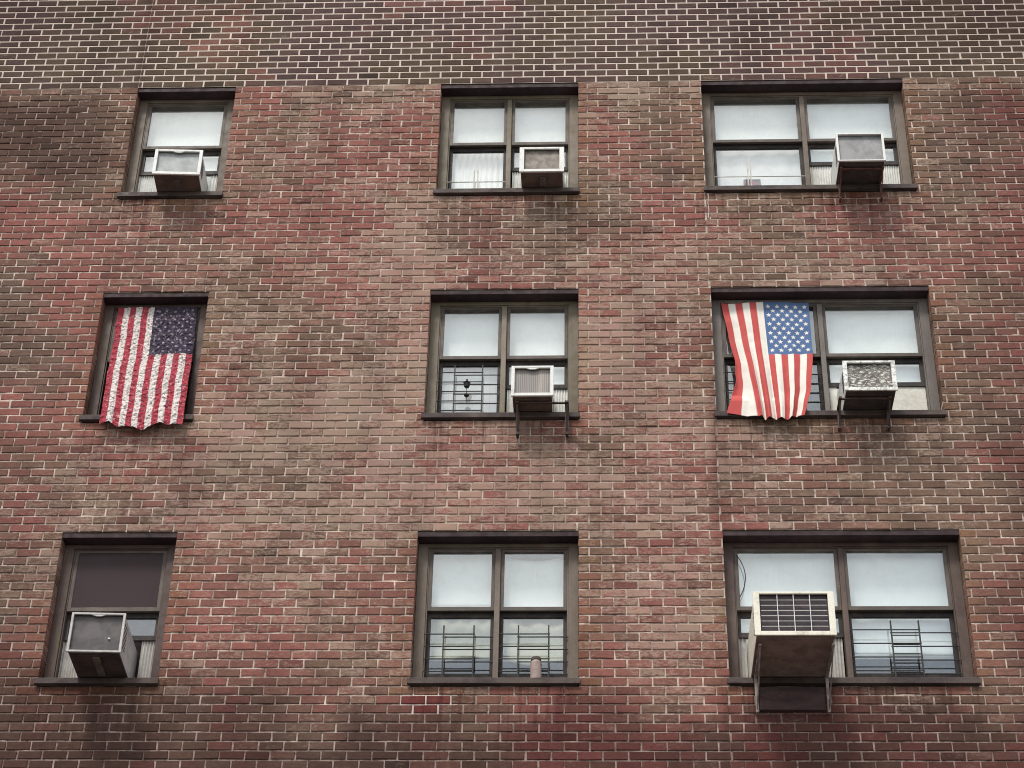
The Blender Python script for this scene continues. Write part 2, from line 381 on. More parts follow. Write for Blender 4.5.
at = me.color_attributes.new('bcol', 'FLOAT_COLOR', 'POINT')
cc = np.ones((len(allv), 4)); cc[:nbv, :3] = np.repeat(C, 12, 0); cc[:nbv, 3] = 1; at.data.foreach_set('color', cc.ravel().astype(np.float32))
at = me.attributes.new('film', 'FLOAT', 'POINT'); ff = film_at(allv[:, 0], allv[:, 2]); ff[:nbv] = np.repeat(film, 12); at.data.foreach_set('value', ff.astype(np.float32))
at = me.attributes.new('dirt_vignette', 'FLOAT', 'POINT'); at.data.foreach_set('value', dirt_vignette_at(allv[:, 0], allv[:, 2]).astype(np.float32))
dr = np.zeros(len(allv))
for (a, b, c, d) in OPEN:
    e1 = np.clip((allv[:, 0] - a + .12) / .12, 0, 1) * np.clip((b + .12 - allv[:, 0]) / .12, 0, 1)
    dr += e1 * np.where(allv[:, 2] < c + .02, np.exp(-(c - allv[:, 2]) / .42), 0) * .8
at = me.attributes.new('drip', 'FLOAT', 'POINT'); at.data.foreach_set('value', np.clip(dr, 0, 1).astype(np.float32))
at = me.attributes.new('zone', 'FLOAT', 'POINT'); ff = np.zeros(len(allv)); ff[:nbv] = np.repeat(TOPF.astype(float), 12); at.data.foreach_set('value', ff.astype(np.float32))

def dirt_vignette(n):
    run = n.ramp(n.noise(9, 4, .6, (2.4, 1, .10)), .46, .66, 0, .85)     # rain runs below the sills
    return n.math('MINIMUM', n.math('ADD', n.attr('dirt_vignette').outputs['Fac'], n.math('MULTIPLY', run, n.attr('drip').outputs['Fac'])), 1.)
def lime(n, f, top):
    """old mortar smeared in streaks over faces and joints alike"""
    nz = n.noise(8, 6, .78, (1, 1, 1.8)); nz2 = n.noise(30, 5, .75, (.8, 1, 2.2), off=(4, 2, 9))
    cover = n.math('ADD', n.math('MULTIPLY', nz, .5), n.math('MULTIPLY', nz2, .5))
    thr = n.math('SUBTRACT', .655, n.math('MULTIPLY', f, .33))
    fac = n.ramp(n.math('SUBTRACT', cover, thr), -.05, .07, 0, top)
    return fac, n.mix(n.ramp(n.noise(3, 3), .35, .65), (.40, .285, .235), (.36, .275, .205))
def brick_mat():
    n = NT('brick'); a = n.attr('bcol').outputs['Color']; f = n.attr('film').outputs['Fac']
    c = n.mix(n.ramp(n.noise(26, 5, .7, (.6, 1, 1.8)), .38, .66, 0, .6), a, n.mix(1., a, (1.55, 1.45, 1.4), 'MULTIPLY'))
    c = n.mix(n.ramp(n.noise(90, 4, .75), .50, .66, 0, .6), c, n.mix(1., c, (.40, .36, .36), 'MULTIPLY'))
    lime_f, limec = lime(n, f, .58)
    c = n.mix(lime_f, c, limec)
    lime_ = lime_f
    d = dirt_vignette(n)
    c = n.mix(n.math('MULTIPLY', d, .80), c, n.mix(1., c, (.29, .20, .225), 'MULTIPLY'))
    n.bump(n.math('ADD', n.noise(70, 5, .7), n.math('MULTIPLY', lime_, .8)), .55, .003)
    return n.fin(c, .9, 0, .15)
def mortar_mat():
    n = NT('mortar'); sep = n.n('ShaderNodeSeparateXYZ'); n.t.links.new(n.co, sep.inputs[0])
    topz = n.ramp(sep.outputs[2], TOPS[0] - .01, TOPS[0] + .01)
    lo = n.mix(n.ramp(n.noise(5, 5, .7), .35, .68), (.29, .215, .18), (.68, .57, .49))
    lo = n.mix(n.ramp(n.noise(24, 4, .7, (1, 1, 1)), .50, .66, 0, .6), lo, (.085, .06, .052))
    lf, lc = lime(n, n.attr('film').outputs['Fac'], .35); lo = n.mix(lf, lo, lc)
    hi = n.mix(n.ramp(n.noise(9, 5, .7), .35, .7), (.60, .51, .44), (.46, .38, .33))
    c = n.mix(topz, lo, hi)
    dx = n.math('DIVIDE', n.math('SUBTRACT', sep.outputs[0], -1.37), .235); dz = n.math('DIVIDE', n.math('SUBTRACT', sep.outputs[2], 8.655), .088)
    new_m = n.ramp(n.math('MAXIMUM', n.math('ABSOLUTE', dx), n.math('ABSOLUTE', dz)), .95, 1.02, 1, 0)
    c = n.mix(new_m, c, (.80, .72, .65))
    d = dirt_vignette(n)
    k = n.math('SUBTRACT', .72, n.math('MULTIPLY', topz, .28))
    c = n.mix(n.math('MULTIPLY', d, k), c, n.mix(1., c, (.34, .26, .28), 'MULTIPLY'))
    n.bump(n.noise(80, 5, .7), .6, .003)
    return n.fin(c, .95, 0, .1)
me.materials.append(brick_mat()); me.materials.append(mortar_mat())
me.update(); me.validate()

building = tag(empty('apartment_building', (0, 0, 0)), 'weathered red and brown brick apartment block with nine brown framed windows', 'building')
wall = bpy.data.objects.new('wall', me); col.objects.link(wall); put(wall, building)
s = MB(); s.box(X0, X0 + .3, .30, 11, 0, ZT).box(X1 - .3, X1, .30, 11, 0, ZT).box(X0 + .3, X1 - .3, 10.7, 11, 0, ZT); s.build('side_wall', me.materials[1], building)
MB().box(X0 + .3, X1 - .3, .302, 10.7, ZT - .3, ZT - .05).build('roof', M['asphalt'], building)
MB().box(X0 - .05, X1 + .05, -.05, .35, ZT + .003, ZT + .12).build('coping', M['concrete'], building, bevel=.01)
r = MB(); r.box(X0 + .31, X1 - .31, 1.7, 1.8, .1, ZT - .31)
for T in TOPS: r.box(X0 + .31, X1 - .31, .305, 1.69, T + .25, T + .40)
r.box(X0 + .31, X1 - .31, .305, 1.69, TOPS[2] - 2.35, TOPS[2] - 2.2)
for x in (-2.6, .45): r.box(x, x + .1, .305, 1.69, TOPS[2] - 2.19, TOPS[0] + .24)
r.build('interior_wall', M['room'], building)

# ------------------------------------------------------------------ windows
JW, ST, MU = .085, .030, .046
def guard(parent, x0, x1, zb, zt, rows, mat, r=.006, y=.10, verts=(.35, .68), split=True, label=None):
    """telescoping child guard: outer rails and offset inner rails, two uprights"""
    g = MB(); W = x1 - x0; a = x0 + W * verts[0]; b = x0 + W * verts[1]
    for i in range(rows):
        z = zb + (zt - zb) * (i + .5) / rows
        g.tube([(x0, y, z), (b + .01, y, z)], r, 6)
        if split: g.tube([(a - .01, y + .012, z - .022), (x1, y + .012, z - .022)], r, 6)
        else: g.tube([(b, y, z), (x1, y, z)], r, 6)
    for x in (a, b): g.box(x - r, x + r, y - r - .004, y + r + .004, zb, zt + .02)
    o = g.build('window_guard', mat, parent)
    if label: o['label'] = label
    return o
WIN = {}
def window(ri, ci, fm, lower, glabel):
    """lower[i]: height the lower sash is raised by in lite i"""
    T = TOPS[ri]; x0, x1 = COLS[ci]; zb = T - OH
    w = MB()
    # box frame, set back .13 m in the brick
    a, b = x0 + .002, x1 - .002
    w.box(a, a + JW, .130, .245, T - 1.36, T - .052); w.box(b - JW, b, .130, .245, T - 1.36, T - .052)
    w.box(a + JW, b - JW, .130, .245, T - .088, T - .052); w.box(a + JW, b - JW, .135, .248, T - 1.385, T - 1.335)
    w.box(a + JW, b - JW, .146, .240, T - .100, T - .0885)
    w.box(a - .0 + JW, a + JW + .012, .145, .24, T - 1.33, T - .101); w.box(b - JW - .012, b - JW, .145, .24, T - 1.33, T - .101)
    fr = w.build('window', fm, building, bevel=.003); fr['label'] = glabel
    MB().box(a, b, .012, .250, T - .050, T - .004).build('lintel', M['lintel'], fr, bevel=.003)
    MB().box(x0 - .022, x1 + .012, -.034, -.003, zb + .008, zb + .060).box(x0 + .003, x1 - .003, -.0035, .128, zb + .004, zb + .0605).build('sill', M['sill'], fr, bevel=.004)
    if ci:
        xm = (x0 + x1) / 2
        MB().box(xm - MU / 2, xm + MU / 2, .128, .243, T - 1.333, T - .103).build('mullion', fm, fr, bevel=.003)
        lites = [(a + JW, xm - MU / 2), (xm + MU / 2, b - JW)]
    else: lites = [(a + JW, b - JW)]
    for i, (p, q) in enumerate(lites):
        p += .013; q -= .013 if (i == len(lites) - 1) else 0.001
        if i == 1: p -= .012
        up = MB().frame(p, q, T - .690, T - .102, ST, .150, .184, .022, .036).build('sash', M['sash'], fr, bevel=.002)
        gp = MB().box(p + ST - .006, q - ST + .006, .165, .169, T - .660, T - .118); o = gp.build('pane', M['glass'], fr)
        ra = lower[i]; zt = T - .662; zl = T - 1.300 + ra
        MB().frame(p, q, zl, zt, ST, .192, .226, .072, .046).build('sash', M['sash_shadowed'], fr, bevel=.002)
        MB().box(p + ST - .006, q - ST + .006, .207, .211, zl + .040, zt - .066).build('pane', M['glass'], fr)
    WIN[(ri, ci)] = (fr, lites, T)
    return fr
U = .305  # lower sash raised over an air conditioner
window(0, 0, M['frame'], [U], 'narrow window at the top left with a small unit in it')
window(0, 1, M['frame_olive'], [0, U], 'two light window in the top row')
window(0, 2, M['frame'], [0, U + .03], 'wide window in the top row')
window(1, 0, M['frame_dark'], [0], 'narrow window behind the left flag')
window(1, 1, M['frame_olive'], [0, U], 'two light window in the middle of the wall')
window(1, 2, M['frame_grey'], [0, U], 'wide window with a flag over its left light')
window(2, 0, M['frame_dark'], [U + .05], 'narrow window at the bottom left with dark glass')
window(2, 1, M['frame'], [0, 0], 'two light window in the bottom row')
window(2, 2, M['frame_dark'], [U + .07, 0], 'wide window in the bottom row')

def screen_mat():
    n = NT('insect_screen'); t = n.t; t.nodes.remove(n.b)
    tr = n.n('ShaderNodeBsdfTransparent'); df = n.n('ShaderNodeBsdfDiffuse'); df.inputs[0].default_value = (.075, .055, .058, 1)
    mx = n.n('ShaderNodeMixShader'); t.links.new(n.ramp(n.noise(3, 4), .3, .7, .58, .72), mx.inputs[0]); t.links.new(tr.outputs[0], mx.inputs[1]); t.links.new(df.outputs[0], mx.inputs[2]); t.links.new(mx.outputs[0], n.out.inputs[0])
    return n.mat
fr_, li_, T_ = WIN[(2, 0)]
sc_ = MB().box(li_[0][0] + .040, li_[0][1] - .040, .1540, .1546, T_ - .655, T_ - .126).build('insect_screen', screen_mat(), fr_)
L = lambda ri, ci, i: WIN[(ri, ci)][1][i]
def gd(ri, ci, i, h, rows, mat, y=.118, verts=(.35, .68), split=True, label=None, r=.0055):
    fr, li, T = WIN[(ri, ci)]; p, q = li[i]
    return guard(fr, p + .002, q - .002, T - 1.33, T - 1.33 + h, rows, mat, r, y, verts, split, label)
gd(0, 1, 0, .26, 1, M['guard_white'], .11, (.47, .53), False, 'thin pale single rail guard', .006).data
gd(0, 2, 0, .32, 1, M['guard_white'], .11, (.375, .405), False, 'thin pale single rail guard', .005)
gd(1, 1, 0, .52, 5, M['guard'], verts=(.28, .72))
gd(1, 2, 0, .50, 5, M['guard'])
gd(2, 1, 0, .46, 4, M['guard'], verts=(.28, .72)); gd(2, 1, 1, .46, 4, M['guard'], verts=(.28, .72))
gd(2, 2, 1, .50, 4, M['guard'], verts=(.38, .64))
gg = WIN[(2, 2)][0]; p, q = L(2, 2, 1)
g = MB()
for i in range(5): z = TOPS[2] - 1.28 + .085 * i; g.tube([(p + .338, .125, z), (p + .560, .125, z)], .005, 6)
g.build('window_guard', M['guard'], gg)

# ------------------------------------------------------------------ curtains and shades behind the glass
def cloth(name, x0, x1, z0, z1, y, mat, pleat=.0, npl=8, label='', cat='curtain', group=None, sag=0., taper=0., nx=60, nz=16, hem=0.):
    vs = []; fs = []; sd = random.random() * 50
    for j in range(nz + 1):
        v = j / nz
        for i in range(nx + 1):
            u = i / nx; x = x0 + (x1 - x0) * u
            zt = z1 - sag * math.sin(math.pi * u) ** 1.5; zb = z0 + hem * math.sin(7 * u + sd) * .5
            z = zb + (zt - zb) * v
            d = pleat * math.sin(2 * math.pi * npl * u + 1.5 * math.sin(3 * u + sd) + .3 * v) * (1 - taper * v)
            d += .006 * (mnoise.noise(Vector((x * 3, z * 2.2, sd))))
            vs.append((x, y + d, z))
    for j in range(nz):
        for i in range(nx):
            o = j * (nx + 1) + i; fs.append((o, o + 1, o + nx + 2, o + nx + 1))
    m = MB(); m.face_set(vs, fs); o = m.build(name, mat, smooth=True)
    sm = o.modifiers.new('thickness', 'SOLIDIFY'); sm.thickness = .0015
    return tag(o, label, cat, group)
def blind(x0, x1, z0, z1, y, mat, label, pitch=.028):
    t = tag(empty('venetian_blind', ((x0 + x1) / 2, y, z1)), label, 'blind')
    m = MB(); z = z1 - .03
    while z > z0:
        rot = Matrix.Translation((0, y, z)) @ Matrix.Rotation(math.radians(-74), 4, 'X')
        m.box(x0, x1, -.0125, .0125, -.0007, .0007, rot); z -= pitch
    m.build('slats', mat, t); MB().box(x0, x1, y - .018, y + .018, z1 - .025, z1).build('head_rail', M['white_metal'], t)
    for x in (x0 + .08, x1 - .08): MB().tube([(x, y - .014, z1 - .02), (x, y - .014, z0)], .0012, 5).build('lift_cord', M['rope'], t)
    return t
SG = 'white shades behind the glass'
yS = .266
def sh(ri, ci, i, top, bot, mat, label, **k):
    p, q = L(ri, ci, i); T = TOPS[ri]
    kw = dict(pleat=.0015, npl=2, group=SG, cat='window shade'); kw.update(k)
    return cloth(kw.pop('name', 'window_shade'), p + .015, q - .015, T - bot, T - (-.06 if top == .07 else top), kw.pop('y', yS), M[mat], label=label, **kw)
sh(0, 0, 0, .07, 1.36, 'shade', 'white shade behind the air conditioner of the narrow top left window')
sh(0, 1, 0, .07, .60, 'shade', 'white shade in the upper left light of the top middle window')
sh(0, 1, 0, .55, 1.36, 'curtain', 'white pleated half curtain behind the thin rail of the top middle window', name='curtain', cat='curtain', pleat=.008, npl=9, taper=.2, y=.275)
sh(0, 1, 1, .07, 1.36, 'shade', 'white shade behind the unit of the top middle window')
sh(0, 2, 0, .07, .62, 'shade', 'white shade in the left light of the wide top right window')
sh(0, 2, 0, .60, 1.36, 'curtain', 'greyish lower curtain in the left light of the wide top right window', name='curtain', cat='curtain', pleat=.004, npl=5, y=.275)
sh(0, 2, 1, .07, 1.36, 'shade', 'white shade behind the unit of the wide top right window')
sh(1, 0, 0, .07, 1.36, 'shade_dark', 'dark shade behind the crinkled left flag', group=None)
sh(1, 1, 0, .07, .78, 'shade', 'white shade in the upper left light of the central window')
p, q = L(1, 1, 0); blind(p + .02, q - .02, TOPS[1] - 1.33, TOPS[1] - .70, .265, M['slat'], 'pale slatted blind behind the black guard of the central window')
sh(1, 1, 1, .07, 1.36, 'shade', 'white shade behind the unit of the central window')
sh(1, 2, 0, .07, .80, 'shade', 'white shade showing either side of the bright right hand flag')
sh(1, 2, 0, .82, 1.36, 'striped', 'dark green and violet banded curtain below the bright right hand flag', name='curtain', cat='curtain', group=None, pleat=.006, npl=6, y=.30)
sh(1, 2, 1, .07, 1.36, 'shade', 'white shade behind the peeling unit of the middle right window')
sh(2, 0, 0, .07, 1.36, 'shade_dark', 'charcoal shade with a paler lower half in the bottom left window', group=None)
sh(2, 1, 0, .07, .60, 'shade_b', 'white shade with a rolled hem in the bottom middle window, left light')
sh(2, 1, 0, .605, .68, 'shade', 'short white strip of cloth under the rolled hem, bottom middle window', name='curtain', cat='curtain', y=.275)
sh(2, 1, 1, .115, .69, 'shade_b', 'sagging white cloth pinned up in the bottom middle window, right light', sag=.035, name='curtain', cat='curtain')
sh(2, 1, 0, .66, 1.07, 'curtain_g', 'pale green curtain above a dark gap, bottom middle window left light', name='curtain', cat='curtain', group=None, pleat=.006, npl=4, y=.30, hem=.03)
sh(2, 1, 1, .66, 1.11, 'curtain_g', 'pale green curtain behind the brown jar in the bottom middle window', name='curtain', cat='curtain', group=None, pleat=.008, npl=3, y=.30, hem=.03)
sh(2, 2, 0, .07, 1.36, 'shade_b', 'white shade behind the large unit of the bottom right window')
sh(2, 2, 1, .07, 1.09, 'shade_b', 'white shade ending above a dark gap in the bottom right window')
MB().tube([(L(2, 1, 0)[0] + .02, .255, TOPS[2] - .598), (L(2, 1, 0)[1] - .02, .255, TOPS[2] - .598)], .008, 8).build('hem_rod', M['grey_metal'], bpy.data.objects[[o.name for o in bpy.data.objects if o.get('label', '').startswith('white shade with a rolled hem')][0]])

# ------------------------------------------------------------------ air conditioners
AG = 'air conditioners in the windows'
def ac(name_label, ri, ci, i, x0, x1, z0, z1, yf, shell, coilm, pan, border=.032, top=.022, bot=.03, notch=True, channel=True, fillm='fill', wire=False, tilt=0., dot=False, fill=True, sashz=None, yaw=0.):
    t = tag(empty('air_conditioner', ((x0 + x1) / 2, yf, z0)), name_label, 'air conditioner', AG)
    F0, F1 = x0, x1; x0 += .013; x1 -= .013      # the bezel stands out past the cabinet like a flange
    yb = .250
    c = MB()
    th = .004
    # cabinet: shell of four sheets butted together, open in front, stays a couple of mm clear of the pan
    c.box(x0, x0 + th, yf + .006, yb, z0 + .006, z1); c.box(x1 - th, x1, yf + .006, yb, z0 + .006, z1)
    c.box(x0 + th, x1 - th, yf + .006, yb, z1 - th, z1); c.box(x0 + th, x1 - th, yb - th, yb, z0 + .006, z1 - th)
    # louvre slots pressed into the cheeks
    c.cur = 1
    for sx in (x0, x1):
        for k_ in range(7):
            zz_ = z0 + .09 + (z1 - z0 - .15) * k_ / 6; l0 = yf + .05; l1 = min(yf + .19, -.02)
            if l1 - l0 > .03: c.box(sx - .0025 if sx == x0 else sx - .001, sx + .001 if sx == x0 else sx + .0025, l0, l1, zz_ - .004, zz_ + .004)
    c.build('cabinet', [M[shell], M['pan_dark']], t)
    fr = MB(); fr.frame(F0, F1, z0 - .002, z1 + .003, border, yf, yf + .02, top, bot)
    if notch:
        xm = (x0 + x1) / 2; zt = z1 + .003 - top
        fr.face_set([(xm - .07, yf + .002, zt + .001), (xm + .07, yf + .002, zt + .001), (xm + .018, yf + .002, zt - .016), (xm - .018, yf + .002, zt - .016),
                     (xm - .07, yf + .015, zt + .001), (xm + .07, yf + .015, zt + .001), (xm + .018, yf + .015, zt - .016), (xm - .018, yf + .015, zt - .016)],
                    [(0, 3, 2, 1), (4, 5, 6, 7), (0, 4, 7, 3), (3, 7, 6, 2), (2, 6, 5, 1), (0, 1, 5, 4)])
    fr.build('front_frame', M[shell], t, bevel=.003)
    MB().box(x0 + th + .001, x1 - th - .001, yf + .030, yf + .055, z0 + .008, z1 - th - .001).build('coil', M[coilm], t)
    pn = MB().box(x0 + .003, x1 - .003, yf + .021, yb - .003, z0 - .004, z0 + .005)
    pn.box(x0 + .02, x1 - .02, yf + .05, yf + .07, z0 - .010, z0 - .0045); pn.box(x0 + .03, x1 - .03, -.06, -.045, z0 - .010, z0 - .0045)
    pn.build('base_pan', M[pan], t, bevel=.0015)
    if channel:
        xm = (x0 + x1) / 2 + .01
        MB().box(xm - .03, xm + .03, yf + .075, -.065, z0 - .020, z0 - .0045).build('support_rail', M['channel'], t, bevel=.004)
    if wire:
        wv = MB(); y = yf + .012
        for k_ in range(1, 4): x = x0 + border + (x1 - x0 - 2 * border) * k_ / 4; wv.tube([(x, y, z0 + bot - .004), (x, y, z1 - top + .004)], .0035, 6)
        for k_ in range(1, 7): z = z0 + bot + (z1 - z0 - top - bot) * k_ / 7; wv.tube([(x0 + border - .004, y + .005, z), (x1 - border + .004, y + .005, z)], .0025, 6)
        wv.build('wire_grille', M['white_metal'], t)
    if dot: MB().lathe((x1 - .10, yf + .025, z0 + .13), [(.0001, -.006), (.010, -.006), (.010, .006), (.0001, .006)], 12).build('white_dot', M['white_metal'], t)  # small white dot on the grille
    if yaw:      # sits a little crooked in its opening
        pv = Matrix.Translation(((F0 + F1) / 2, yf, z0)); rm = pv @ Matrix.Rotation(math.radians(yaw), 4, 'Z') @ pv.inverted()
        for o_ in bpy.data.objects:
            if o_.parent == t: o_.data.transform(rm)
    if fill:
        p, q = L(ri, ci, i); T = TOPS[ri]; zb = T - 1.334; zt = sashz
        for (a, b) in ((p + .014, x0 - .004), (x1 + .004, q - .014)):
            if b - a < .01: continue
            m = MB(); nfold = max(2, int((b - a) / .022)); vs = []; fs = []
            for k_ in range(nfold * 2 + 1):
                x = a + (b - a) * k_ / (nfold * 2); y = .205 + (.012 if k_ % 2 else 0)
                if fillm == 'paper': y = .205
                vs += [(x, y, zb), (x, y, zt), (x, y + .006, zt), (x, y + .006, zb)]
            for k_ in range(nfold * 2):
                for e in range(4): fs.append((k_ * 4 + e, k_ * 4 + (e + 1) % 4, k_ * 4 + 4 + (e + 1) % 4, k_ * 4 + 4 + e))
            fs += [(0, 1, 2, 3), tuple(nfold * 8 + e for e in (3, 2, 1, 0))]
            m.face_set(vs, fs); m.build('side_panel', M[fillm], t)
    if tilt:
        t.rotation_euler = (math.radians(tilt), 0, 0)
    return t
a1 = ac('white unit with pale coil in the narrow top left window', 0, 0, 0, -4.239, -3.777, 14.079, 14.385, -.281, 'white_metal', 'coil_pale', 'pan_rust', yaw=3, sashz=TOPS[0] - 1.300 + U)
a2 = ac('white unit with brownish coil filling the right light of the top middle window', 0, 1, 1, -.715, -.288, 14.079, 14.380, -.262, 'white_metal', 'coil_brown', 'pan_rust', border=.045, sashz=TOPS[0] - 1.300 + U, notch=False)
a3 = ac('white framed unit with silvery coil on a bracket in the top right window', 0, 2, 1, 2.292, 2.744, 14.079, 14.418, -.366, 'white_metal', 'coil_silver', 'pan_dark', border=.022, top=.014, bot=.012, notch=False, channel=False, sashz=TOPS[0] - 1.300 + U + .03)
a4 = ac('cream unit with vertically streaked grille in the central window', 1, 1, 1, -.745, -.371, 11.485, 11.800, -.275, 'white_metal', 'coil_stripe', 'pan_rust', border=.03, channel=False, sashz=TOPS[1] - 1.300 + U)
a5 = ac('peeling white unit with corroded mottled grille in the middle right window', 1, 2, 1, 2.162, 2.621, 11.482, 11.790, -.333, 'peel_metal', 'coil_mottled', 'pan_dark', border=.038, notch=False, channel=False, fillm='paper', sashz=TOPS[1] - 1.300 + U)
a6 = ac('grey unit with dark grille and white dot in the bottom left window', 2, 0, 0, -4.262, -3.822, 8.884, 9.233, -.473, 'grey_metal', 'coil_dark', 'pan_dark', border=.02, top=.016, bot=.016, dot=True, yaw=2.5, fillm='fill_grey', sashz=TOPS[2] - 1.300 + U + .05)
a7 = ac('large cream unit with wire grille jutting far out of the bottom right window', 2, 2, 0, 1.228, 1.864, 8.884, 9.262, -.75, 'cream_metal', 'coil_black', 'pan_pale', border=.05, top=.018, bot=.035, notch=False, channel=False, wire=True, fillm='fill_grey', sashz=TOPS[2] - 1.300 + U + .07)

# steel brackets that carry the heavier units
BG = 'steel brackets under the air conditioners'
def bracket(label, x_a, x_b, ztop, yout, drop, mat, sq=.012, shadow_board=None):
    t = tag(empty('support_bracket', ((x_a + x_b) / 2, 0, ztop - drop)), label, 'bracket', BG)
    for x in (x_a, x_b):
        m = MB()
        m.box(x - sq, x + sq, yout, -.047, ztop - .022, ztop - .006)                 # arm under the unit
        m.box(x - sq, x + sq, -.070, -.0475, ztop - drop, ztop - .0225)                # leg down the wall
        d = Vector((0, -.0655, ztop - drop + .03)) - Vector((0, yout + .03, ztop - .022)); n_ = 10
        m.tube([(x, yout + .03, ztop - .026), (x, -.060, ztop - drop + .02)], sq * .55, 6)
        m.box(x - sq * .8, x + sq * .8, -.0472, -.002, ztop - drop + .004, ztop - drop + .026)   # foot against the brick
        m.build('arm', mat, t, bevel=.002)
    if not shadow_board: MB().box(x_a + sq, x_b - sq, yout + .02, yout + .04, ztop - .0205, ztop - .0075).build('cross_bar', mat, t)
    if shadow_board: MB().box(x_a + .02, x_b - .02, -.046, -.004, ztop - drop + .03, ztop - .09).build('shadow_board', M['shadow_brown'], t, bevel=.003)  # added dark panel stands in for the shadow below the unit
    return t
bracket('rusty bracket under the silvery unit of the top right window', 2.33, 2.72, 14.067, -.30, .20, M['bracket_rust'], .010)
bracket('dark bracket with long legs under the central window unit', -.69, -.255, 11.473, -.22, .26, M['bracket'], .016)
bracket('dark bracket under the peeling unit of the middle right window', 2.13, 2.56, 11.470, -.26, .21, M['bracket'], .013)
bracket('pale legged bracket with dark panel for the shadow under the large bottom right unit', 1.275, 1.845, 8.870, -.64, .32, M['bracket_pale'], .012, shadow_board=True)

# ------------------------------------------------------------------ flags
def in_star(px, py, R):
    r = math.hypot(px, py)
    if r > R: return False
    a = math.atan2(px, -py) % (2 * math.pi / 5); a = min(a, 2 * math.pi / 5 - a)
    ri = R * .42
    x1_, y1_ = R, 0.; x2_, y2_ = ri * math.cos(math.pi / 5), ri * math.sin(math.pi / 5)
    X, Y = r * math.cos(a), r * math.sin(a)
    return (x2_ - x1_) * (Y - y1_) - (y2_ - y1_) * (X - x1_) >= 0 or X <= x2_ * .6
def flag_col(u, v, red, white, blue, canton_v=.40, star=1.15, starc=None):
    """hung by the fly: u across (0 left .. 1 right), v down; canton at the top right"""
    if u > 6 / 13 and v < canton_v:
        cu = (u - 6 / 13) / (7 / 13); cv = v / canton_v
        W, H = .42, .60
        for a in range(9):
            for b in range(11):
                if (a + b) % 2: continue
                dx = (cu - (a + 1) / 10) * W; dy = (cv - (b + 1) / 12) * H
                if abs(dx) < .03 and abs(dy) < .03 and in_star(dx, dy, .0205 * star): return starc or white
        return blue
    return red if int(min(u, .9999) * 13) % 2 == 0 else white
def flag(label, shape, cf, nu, nv, mat):
    vs = []; cols = []; fs = []
    for j in range(nv + 1):
        v = j / nv
        for i in range(nu + 1):
            u = i / nu; vs.append(shape(u, v))
            acc = [0, 0, 0]
            for (du, dv) in ((-.25, -.25), (.25, -.25), (-.25, .25), (.25, .25)):
                c = cf(min(max(u + du / nu, 0), 1), min(max(v + dv / nv, 0), 1))
                for k_ in range(3): acc[k_] += c[k_] / 4
            cols.append((*acc, 1))
    for j in range(nv):
        for i in range(nu): o = j * (nu + 1) + i; fs.append((o, o + 1, o + nu + 2, o + nu + 1))
    m = MB(); m.face_set(vs, fs); o = m.build('flag', mat, smooth=True)
    at = o.data.color_attributes.new('fcol', 'FLOAT_COLOR', 'POINT'); at.data.foreach_set('color', np.array(cols, dtype=np.float32).ravel())
    sm = o.modifiers.new('thickness', 'SOLIDIFY'); sm.thickness = .0015
    return tag(o, label, 'flag', 'flags hung over the windows')
def flag_mat(name, specks):
    n = NT(name); c = n.attr('fcol').outputs['Color']
    c = n.mix(n.ramp(n.noise(9, 5, .6), .35, .7, 0, .25), c, n.mix(1., c, (.72, .68, .66), 'MULTIPLY'))
    if specks:
        c = n.mix(n.ramp(n.noise(44, 2, .5), .55, .64, 0, .7), c, (.10, .07, .08))  # dark specks paint in the shadows of the puckers
        c = n.mix(n.ramp(n.noise(40, 2, .5, off=(5, 5, 5)), .60, .70, 0, .35), c, (.70, .62, .60))
    n.bump(n.noise(90, 3), .2, .001)
    return n.fin(c, .85, 0, .1)
def lerp(a, b, t): return a + (b - a) * t
def interp(tab, t):
    for (a, va), (b, vb) in zip(tab, tab[1:]):
        if t <= b: s_ = (t - a) / (b - a); s_ = s_ * s_ * (3 - 2 * s_) * .5 + s_ * .5; return va + (vb - va) * s_
    return tab[-1][1]
ridge = lambda x, y, s_: 1 - abs(mnoise.noise(Vector((x, y, s_)))) * 2
def shape1(u, v):
    xl = interp([(0, -4.470), (.5, -4.448), (1, -4.412)], v); xr = interp([(0, -3.722), (.5, -3.690), (1, -3.668)], v)
    z = lerp(12.775, 11.315 + .028 * math.sin(9 * u + .6) + .015 * math.sin(21 * u), v)
    y = interp([(0, .112), (.25, .085), (.75, -.03), (.92, -.075), (1, -.085)], v)
    g = .25 + .75 * v
    y += .009 * g * math.sin(2 * math.pi * 6.5 * u + .5 * math.sin(4 * v)) + .006 * math.sin(2 * math.pi * 3 * u + 3 * v)
    y += .009 * (ridge(u * 13, v * 24, 3.1) - .6) + .007 * (ridge(u * 30, v * 60, 7.7) - .6)
    if u > .46 and v < .42: y += .012 * (ridge(u * 8 + v * 9, v * 5 - u * 8, 1.7) - .6)
    return (lerp(xl, xr, u) + .002 * math.sin(30 * v + 5 * u), min(y, .124), z)
